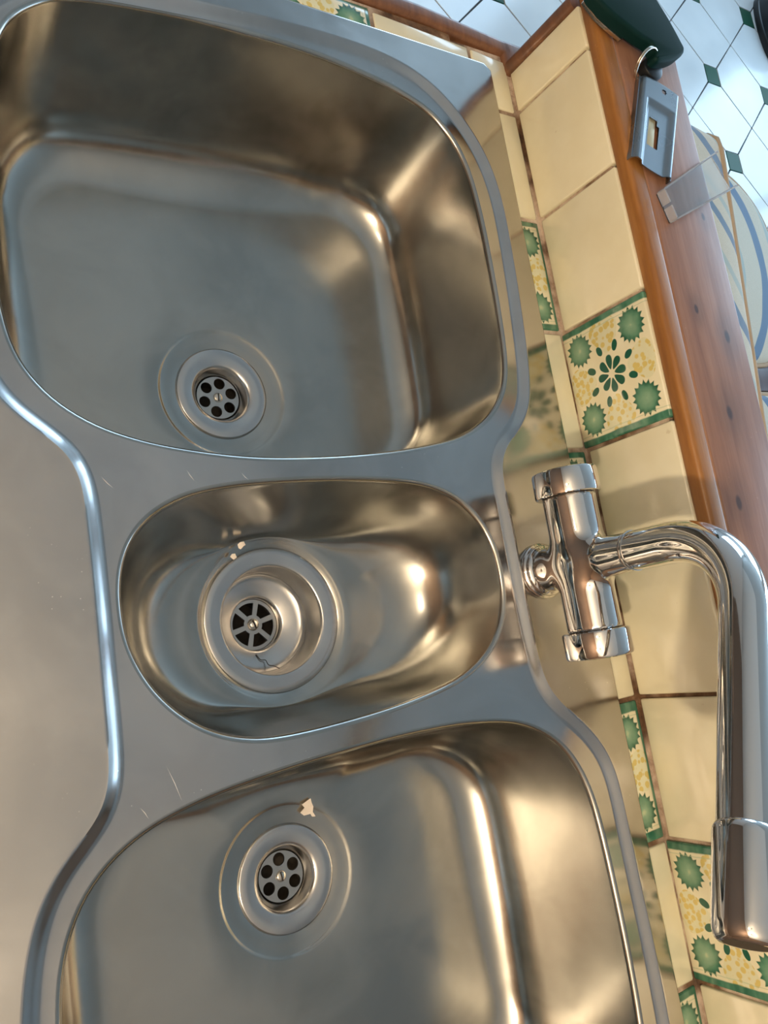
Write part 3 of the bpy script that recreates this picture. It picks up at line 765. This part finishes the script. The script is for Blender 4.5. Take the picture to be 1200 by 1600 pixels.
# ------------------------------------------------------------------ faucet
FX, FY = -89.6, -432.5
fau = empty('mixer_tap', (FX, FY, ZR)); tag(fau, 'chrome two-handle mixer tap with upward slanting spout at the back of the sink', 'tap')
def sdf_mesh(name, fn, lo, hi, h, mat, parent, origin):
    xs = [np.arange(lo[i], hi[i]+h, h) for i in range(3)]
    G = np.stack(np.meshgrid(*xs, indexing='ij'), -1); D = fn(G); s_ = D < 0
    nx, ny, nz = D.shape
    cross_cells = np.zeros((nx-1, ny-1, nz-1), int)
    for a in (0, 1):
        for b in (0, 1):
            for c in (0, 1): cross_cells += s_[a:nx-1+a, b:ny-1+b, c:nz-1+c]
    mask = (cross_cells > 0) & (cross_cells < 8); idx_ = -np.ones(mask.shape, int); idx_[mask] = np.arange(mask.sum())
    P = G[:-1, :-1, :-1][mask]+h/2
    for _ in range(6):
        d0 = fn(P); g = np.stack([(fn(P+e)-fn(P-e))/(.4) for e in (np.eye(3)*.2)], -1)
        P = P-np.clip(d0, -h, h)[:, None]*g/(np.sum(g*g, 1)[:, None]+1e-9)
    F = []
    for ax in range(3):
        sl0 = [slice(None)]*3; sl1 = [slice(None)]*3; sl0[ax] = slice(0, -1); sl1[ax] = slice(1, None)
        ch_ = s_[tuple(sl0)] != s_[tuple(sl1)]; I = np.argwhere(ch_); u, v_ = (ax+1) % 3, (ax+2) % 3
        for i in I:
            if i[u] == 0 or i[v_] == 0 or i[u] >= D.shape[u]-1 or i[v_] >= D.shape[v_]-1: continue
            q_ = []
            for du, dv in ((-1, -1), (0, -1), (0, 0), (-1, 0)):
                j = i.copy(); j[u] += du; j[v_] += dv; q_.append(idx_[tuple(j)])
            if min(q_) < 0: continue
            F.append(q_ if s_[tuple(i)] else q_[::-1])
    return mesh_np(name, P, F, mat, parent, origin, True)
def smin(a, b, k):
    h_ = np.clip(.5+.5*(b-a)/k, 0, 1); return b+(a-b)*h_-k*h_*(1-h_)
def body(p):
    x, y, z = p[..., 0]-FX, p[..., 1]-FY, p[..., 2]
    # riser: tapers from 17 at the bottom to 14 at the joint
    rr = np.sqrt(x*x+y*y); rad_ = np.interp(z, [0, 20, 50, 75, 100], [17.5, 17.5, 17.5, 14.8, 13.9])
    d1 = np.maximum(rr-rad_, np.maximum(z-99, 7.5-z))
    rb = np.sqrt(x*x+(z-49)**2); rbar = 20.3
    d2 = np.maximum(rb-rbar, np.abs(y)-51)
    return smin(d1, d2, 11.0)
sdf_mesh('body', body, (FX-26, FY-56, 3), (FX+26, FY+56, 104), 1.5, M['chrome'], fau, (FX, FY, ZR))
lathe('base_flange', [(0, 0), (22, 0), (22.6, 1.2), (22.3, 2.6), (21, 3.4), (20.4, 4.0), (20.6, 5.6), (19.8, 6.8), (17.5, 8)], M['chrome'], fau, (FX, FY, ZR), 72, closed=False)
for s_, ry in ((1, .2), (-1, .5)):
    c = (FX, FY+s_*51.5, 49)
    pr = [(0, 0), (24.0, 0), (25.0, .6), (25.4, 2), (25.2, 18.0), (24.4, 19.6), (22.8, 20.2), (21.6, 19.6), (21, 19), (0, 19.2)]
    kn = lathe('handle', [(r_, s_*h_) for r_, h_ in pr], M['chrome'], fau, c, 72, 'y', closed=False, sharp=30)
    lathe('joint_ring', [(19.5, 0), (19.5, -s_*.8), (19, -s_*.8)], M['dark'], kn, (c[0], c[1]+s_*.2, c[2]), 48, 'y', closed=False)
SPZ, SPR, SPE, SPA, SPL, SPD = 127.9, 67.8, .137, -2.12, 123.7, 28.1
dh = Vector((math.cos(SPA), math.sin(SPA), 0)); P = [Vector((FX, FY, z)) for z in (100.5, 104, 112, 118)]
for k in range(0, 33):
    t_ = (PI/2-SPE)*k/32; P.append(Vector((FX, FY, SPZ))+dh*SPR*(1-math.cos(t_))+Vector((0, 0, SPR*math.sin(t_))))
dd = dh*math.cos(SPE)+Vector((0, 0, math.sin(SPE))); P0 = P[-1]
for k in range(1, 13): P.append(P0+dd*SPL*k/12)
sp = tube('spout', P, SPD/2, M['chrome'], fau, seg=64)
lathe('joint_ring', [(13.0, -1), (14.6, -.8), (14.9, .3), (14.6, 1.4), (13, 1.6)], M['chrome'], fau, (FX, FY, 99.5), 64, closed=False)
E_ = P[-1]
prof = [(0, 13.9), (1.0, 15.0), (3, 15.8), (5, 16.0), (46, 15.9), (50, 15.5), (53, 14.3), (54.4, 12.6), (54.2, 11.8)]
sl = tube('aerator', [E_+dd*(h_-2) for h_, r_ in prof], [r_ for h_, r_ in prof], M['chrome'], fau, tuple(E_), 64)
tube('outlet', [E_+dd*h_ for h_ in (52.0, 52.4)], [11.2, 11.0], M['dark'], sl, None, 48)

# ------------------------------------------------------------------ key ring with green fob and steel plate, on the ledge
LZ = 104.2
kr = empty('key_ring', (44, -40, LZ)); tag(kr, 'key ring joining a dark green tag and a grey steel plate on the ledge', 'key ring')
FOB = [(8, 70), (-6, 52), (-17, 36), (-24, 22), (-14, 13), (-2, 7), (12, 2), (26, -3), (36, -5), (40.5, -7), (43.7, -12.6), (41, -19), (46.6, -21.6), (64.4, -15.5), (80, -6.7), (87.0, 1.2), (84, 10), (74.2, 28.2), (62, 46), (48.4, 68)]
extrude_poly('tag_body', catmull(FOB, 5).tolist(), 112, 123, M['fob'], kr, bev=3.5, seg=3)
extrude_poly('metal_edge', [(8, 60), (-8, 40), (-24, 22), (-12, 10), (2, 3), (14, -2), (20, 3), (8, 12), (16, 52)], 108.8, 112, M['ringmetal'], kr, bev=.5)
extrude_poly('tag_clip', catmull([(40, -14), (38, -22), (46, -30), (58, -27), (62, -14), (52, -8)], 4).tolist(), 104.6, 113, M['blackplastic'], kr, bev=1.5)
cr = Vector((39, -20, 113)); n1 = Vector((.85, .5, .25)).normalized(); n2 = Vector((-.35, .45, .75)); n2 = (n2-n1*n1.dot(n2)).normalized()
for off in (-.8, .8):
    nn = n1.cross(n2)
    tube('split_ring', [cr+nn*off+n1*(13.5*math.cos(2*PI*k/48))+n2*(13.5*math.sin(2*PI*k/48)) for k in range(48)], .85, M['ringmetal'], kr, tuple(cr), 10, True)
# pressed plate: local frame from its four corners (a long side, b short side)
PC = [Vector((33.5, -29.0)), Vector((80.5, -39.5)), Vector((41.0, -127)), Vector((-3.4, -113.1))]
def pq(s_, t_): # s across 0..1, t along 0..1
    a = PC[0].lerp(PC[1], s_); b = PC[3].lerp(PC[2], s_); return a.lerp(b, t_)
nS, nT = 48, 100; slot = []; V = []; F = []; zt = 112.5
def inslot(s_, t_): return (.32 < s_ < .58 and .43+(.06 if s_ > .52 else 0) < t_ < .75) or ((s_-.56)**2*.30+(t_-.095)**2 < .030**2)
def rel(s_, t_):
    # shallow rectangular pressing, plus rolled long edges
    d = min(min(s_-.16, .88-s_)*48, min(t_-.25, 1.2-t_)*92)
    k = max(0, min(1, d/5)); k = k*k*(3-2*k); z = zt-3.0*k
    e = min(s_, 1-s_)*48
    if e < 4: z -= (1-e/4)**2*5.5
    e2 = t_*92
    if e2 < 3: z -= (1-e2/3)**2*1.2
    return z
for j in range(nT+1):
    for i in range(nS+1):
        s_, t_ = i/nS, j/nT; p = pq(s_, t_ + .05*math.sin(PI*s_)*(t_-.5)*.9); V.append((p.x, p.y, rel(s_, t_)))
for j in range(nT):
    for i in range(nS):
        if inslot((i+.5)/nS, (j+.5)/nT): continue
        a = j*(nS+1)+i; F.append((a, a+1, a+nS+2, a+nS+1))
bm = bmesh.new(); vs = [bm.verts.new(v) for v in V]
for f in F: bm.faces.new([vs[i] for i in f])
for v in [v for v in bm.verts if not v.link_faces]: bm.verts.remove(v)
g0 = bmesh.ops.extrude_face_region(bm, geom=bm.faces[:])
for v in [g for g in g0['geom'] if isinstance(g, bmesh.types.BMVert)]: v.co.z -= 1.2
pl = bm_obj('plate', bm, M['plate'], kr, (38, -78, LZ), True, 50)
a, b, c, d = [(p.x, p.y) for p in PC]
bm = bmesh.new()
for p, q_ in ((PC[0], PC[3]), (PC[1], PC[2])):
    dv = (q_-p).normalized(); nv = Vector((-dv.y, dv.x))*(.6)
    vs = [bm.verts.new((x_.x, x_.y, z_)) for z_ in (LZ, 109.0) for x_ in (p+nv, q_+nv, q_-nv, p-nv)]
    for f in ((0, 1, 2, 3), (7, 6, 5, 4), (0, 4, 5, 1), (1, 5, 6, 2), (2, 6, 7, 3), (3, 7, 4, 0)): bm.faces.new([vs[i] for i in f])
bm_obj('side_flange', bm, M['plate'], pl, (38, -78, LZ), False)

a_, b_, c_, d_ = [pq(*q) for q in ((.32, .42), (.50, .42), (.52, .74), (.32, .76))]
extrude_poly('latch_tongue', [(p.x, p.y) for p in (a_, b_, c_, d_)], 106.5, 108.2, M['tongue'], pl, bev=.3)
# clear plastic bracket: thin tray with two side walls and a notch at its end
CL = [Vector((24.5, -139.4)), Vector((32.8, -164.5)), Vector((134, -116)), Vector((116, -86))]
bm = bmesh.new()
def slab(p, q_, th, z0, z1):
    dv = (q_-p).normalized(); nv = Vector((-dv.y, dv.x))*th/2
    vs = [bm.verts.new((x_.x, x_.y, z_)) for z_ in (z0, z1) for x_ in (p+nv, q_+nv, q_-nv, p-nv)]
    for f in ((3, 2, 1, 0), (4, 5, 6, 7), (0, 1, 5, 4), (1, 2, 6, 5), (2, 3, 7, 6), (3, 0, 4, 7)): bm.faces.new([vs[i] for i in f])
cl = empty('plastic_bracket', (75, -125, LZ)); tag(cl, 'small clear plastic channel bracket lying across the edge of the wooden ledge', 'bracket')
extrude_poly('base_plate', [tuple(p) for p in CL], LZ, LZ+1.4, M['clear'], cl)
slab(CL[0], CL[3], 1.6, LZ+1.4, LZ+9); bm_obj('side_wall', bm, M['clearedge'], cl, (72, -112, LZ+1.4), False); bm = bmesh.new()
slab(CL[1], CL[2], 1.6, LZ+1.4, LZ+9); bm_obj('side_wall', bm, M['clearedge'], cl, (85, -140, LZ+1.4), False); bm = bmesh.new()
m_ = CL[0].lerp(CL[1], .45); slab(CL[0], m_, 1.6, LZ+1.4, LZ+9); slab(CL[0].lerp(CL[1], .55), CL[1], 1.6, LZ+1.4, LZ+9)
bm_obj('end_wall', bm, M['clearedge'], cl, (28, -150, LZ+1.4), False)

# ------------------------------------------------------------------ crumbs, paper scrap, hair
def scrap(name, c, pts, th, label, cat, tilt=0.0):
    bm = bmesh.new(); top = [bm.verts.new((c[0]+x, c[1]+y, c[2]+th+z)) for x, y, z in pts]; bot = [bm.verts.new((c[0]+x*.95, c[1]+y*.95, c[2]+z*.9)) for x, y, z in pts]
    ct = bm.verts.new((c[0], c[1], c[2]+th*1.6)); cb = bm.verts.new((c[0], c[1], c[2]+.05)); n = len(pts)
    for i in range(n):
        j = (i+1) % n; bm.faces.new((top[i], top[j], ct)); bm.faces.new((bot[j], bot[i], cb)); bm.faces.new((top[i], bot[i], bot[j], top[j]))
    o = bm_obj(name, bm, M['paper'], None, c, True, 30); tag(o, label, cat); return o
scrap('paper_scrap', (-260, -588.3, -131.6), [(-5, 5, 1.6), (0, 7, 2), (3, 8, 2.2), (4, 4, 1), (5, 1, .8), (4, -3, .6), (6, -7, .3), (3, -6.5, .3), (2, -4, .4), (-4, -4, .3), (-7, -1, .6), (-3, 2, 1.2)], .5, 'torn scrap of white paper beside the drain of the near bowl', 'scrap')
scrap('crumb', (-309.0, -379.5, -76), [(-3, 1, 0), (-1, 2.4, .4), (2, 2.6, .4), (3, 0, .2), (1, -1, .4), (-1, -3, 0), (-2.6, -2, 0)], 1.2, 'white crumb in the middle bowl, the larger one nearer the wall of the bowl', 'crumb')
scrap('crumb', (-315.0, -386.8, -80), [(-2.6, 0, 0), (-1, 2, .2), (1.6, 2, .2), (2.4, -1, .1), (0, -2.4, 0)], 1.0, 'white crumb in the middle bowl right beside the drain ring', 'crumb')
hp = catmull([(-287+18, -437-6, 0), (0, 0, 0)], 1, False)
zz = -85+.3
HP = [(-291.5, -461, -117.8), (-289, -465.5, -116), (-285.5, -466.5, -114.5), (-284.5, -470.5, -112.2), (-281, -472, -110), (-279, -474.6, -105)]
o = tube('hair', catmull(HP, 6, False).tolist(), .35, M['hair'], None, None, 6); tag(o, 'short dark hair stuck to the wall of the middle drain', 'hair')

# ------------------------------------------------------------------ bench, cushions, boot in the next room
def cushion(name, b, mat, label, rz=0, r=60, taper=None):
    x0, x1, y0, y1, z0, z1 = b; cx, cy, cz = (x0+x1)/2, (y0+y1)/2, (z0+z1)/2
    hx, hy, hz = (x1-x0)/2, (y1-y0)/2, (z1-z0)/2
    e = empty(name, (cx, cy, z0), rz); tag(e, label, 'cushion', 'striped bench cushions')
    bm = bmesh.new(); bmesh.ops.create_cube(bm, size=2)
    for v in bm.verts: v.co = Vector((v.co.x*hx, v.co.y*hy, v.co.z*hz))
    bmesh.ops.bevel(bm, geom=[e_ for e_ in bm.edges if abs((e_.verts[0].co-e_.verts[1].co).z if taper != 'x' else (e_.verts[0].co-e_.verts[1].co).x) > 1], offset=r, segments=8, profile=.5, affect='EDGES')
    bmesh.ops.bevel(bm, geom=[e_ for e_ in bm.edges if e_.calc_face_angle(0) > .6], offset=18, segments=4, profile=.6, affect='EDGES')
    bmesh.ops.subdivide_edges(bm, edges=[e_ for e_ in bm.edges if e_.calc_length() > 60], cuts=4, use_grid_fill=True)
    for v in bm.verts:
        u, w_, t_ = v.co.x/hx, v.co.y/hy, v.co.z/hz
        v.co.z += (1-u*u)*(1-w_*w_)*t_*14; v.co.x += (1-w_*w_)*(1-t_*t_)*u*10
    bmesh.ops.translate(bm, verts=bm.verts, vec=(0, 0, hz))
    bmesh.ops.scale(bm, verts=bm.verts, vec=(S, S, S)); bmesh.ops.recalc_face_normals(bm, faces=bm.faces)
    me = bpy.data.meshes.new('cover'); bm.to_mesh(me); bm.free()
    o = link('cover', me, mat, e, (0, 0, 0), True, world=False)
    pts = []
    if taper != 'x':
        Q = rrect(-hx-1, hx+1, -hy-1, hy+1, r, (0, 0), 100); pts = [(p[0], p[1], 2*hz-9) for p in Q]
    else:
        Q = rrect(-hy-1, hy+1, 2, 2*hz-2, r, (0, 0), 100); pts = [(hx-6, p[0], p[1]) for p in Q]
    P, T, N = frames(pts); n = len(P); V = []; F = []
    for i in range(n):
        Tt = (P[(i+1) % n]-P[i-1]).normalized(); up = Vector((0, 0, 1)) if taper != 'x' else Vector((1, 0, 0)); Bv = Tt.cross(up).normalized()
        for k in range(8):
            a = 2*PI*k/8; V.append((P[i]+up*5.5*math.cos(a)+Bv*5.5*math.sin(a))*S)
    for i in range(n):
        for k in range(8): F.append((i*8+k, i*8+(k+1) % 8, ((i+1) % n)*8+(k+1) % 8, ((i+1) % n)*8+k))
    me = bpy.data.meshes.new('piping'); me.from_pydata(V, [], F)
    link('piping', me, M['piping'], e, (0, 0, 0), True, world=False)
    return e
cushion('back_cushion', (245, 395, -430, 140, -481, -56), M['fab_back'], 'cream cushion with blue stripes standing upright just beyond the wooden ledge', -.15, 34, 'x')
cushion('seat_cushion', (462, 1160, -45, 400, -480, -400), M['fab_seat'], 'cream seat cushion with curved blue stripes lying flat beyond the upright cushion', 0, 170)
cushion('seat_cushion', (440, 1100, -560, -110, -480, -395), M['fab_seat'], 'cream seat cushion at the right edge of the picture below the dark wood', 0, 60)
be = empty('wooden_bench', (700, -100, FZ)); tag(be, 'dark wooden bench under the striped cushions behind the low wall', 'bench')
boxo('seat_board', (170, 1180, -600, 420, -520, -482), M['darkwood'], be, bev=4)
for x_ in (200, 1130):
    for y_ in (-570, 380): boxo('leg', (x_-28, x_+28, y_-28, y_+28, FZ, -520), M['darkwood'], be, bev=4)
boxo('divider_rail', (430, 1190, -104, -52, -482, -400), M['darkwood'], be, bev=8)
boxo('back_rest', (176, 196, -600, 260, -482, -160), M['darkwood'], be, bev=4)
# black boot standing on the tiled floor
bt = empty('boot', (2400, 1500, FZ)); tag(bt, 'shiny black boot on the white tiled floor at the top right corner', 'boot')
def sweep(name, secs, mat, parent, origin):
    V = []; F = []; n = 24
    for (cx, cy, cz, rx, ry) in secs:
        for k in range(n):
            a = 2*PI*k/n; V.append((cx+rx*math.cos(a), cy+ry*math.sin(a), cz))
    for i in range(len(secs)-1):
        for k in range(n): F.append((i*n+k, i*n+(k+1) % n, (i+1)*n+(k+1) % n, (i+1)*n+k))
    F += [tuple(reversed(range(n))), tuple(range((len(secs)-1)*n, len(secs)*n))]
    return mesh_np(name, V, F, mat, parent, origin, True, 60)
bx, by = 2420, 1540
sweep('sole', [(bx, by, FZ, 58, 148), (bx, by, FZ+18, 60, 150), (bx, by, FZ+24, 56, 146)], M['blackplastic'], bt, (bx, by, FZ))
sweep('upper', [(bx, by, FZ+24, 55, 144), (bx, by+4, FZ+50, 54, 138), (bx, by+18, FZ+80, 50, 118), (bx, by+46, FZ+105, 46, 84), (bx, by+64, FZ+140, 45, 60), (bx, by+66, FZ+240, 50, 58), (bx, by+66, FZ+330, 56, 62), (bx, by+66, FZ+334, 50, 56)], M['leather'], bt, (bx, by, FZ+24))
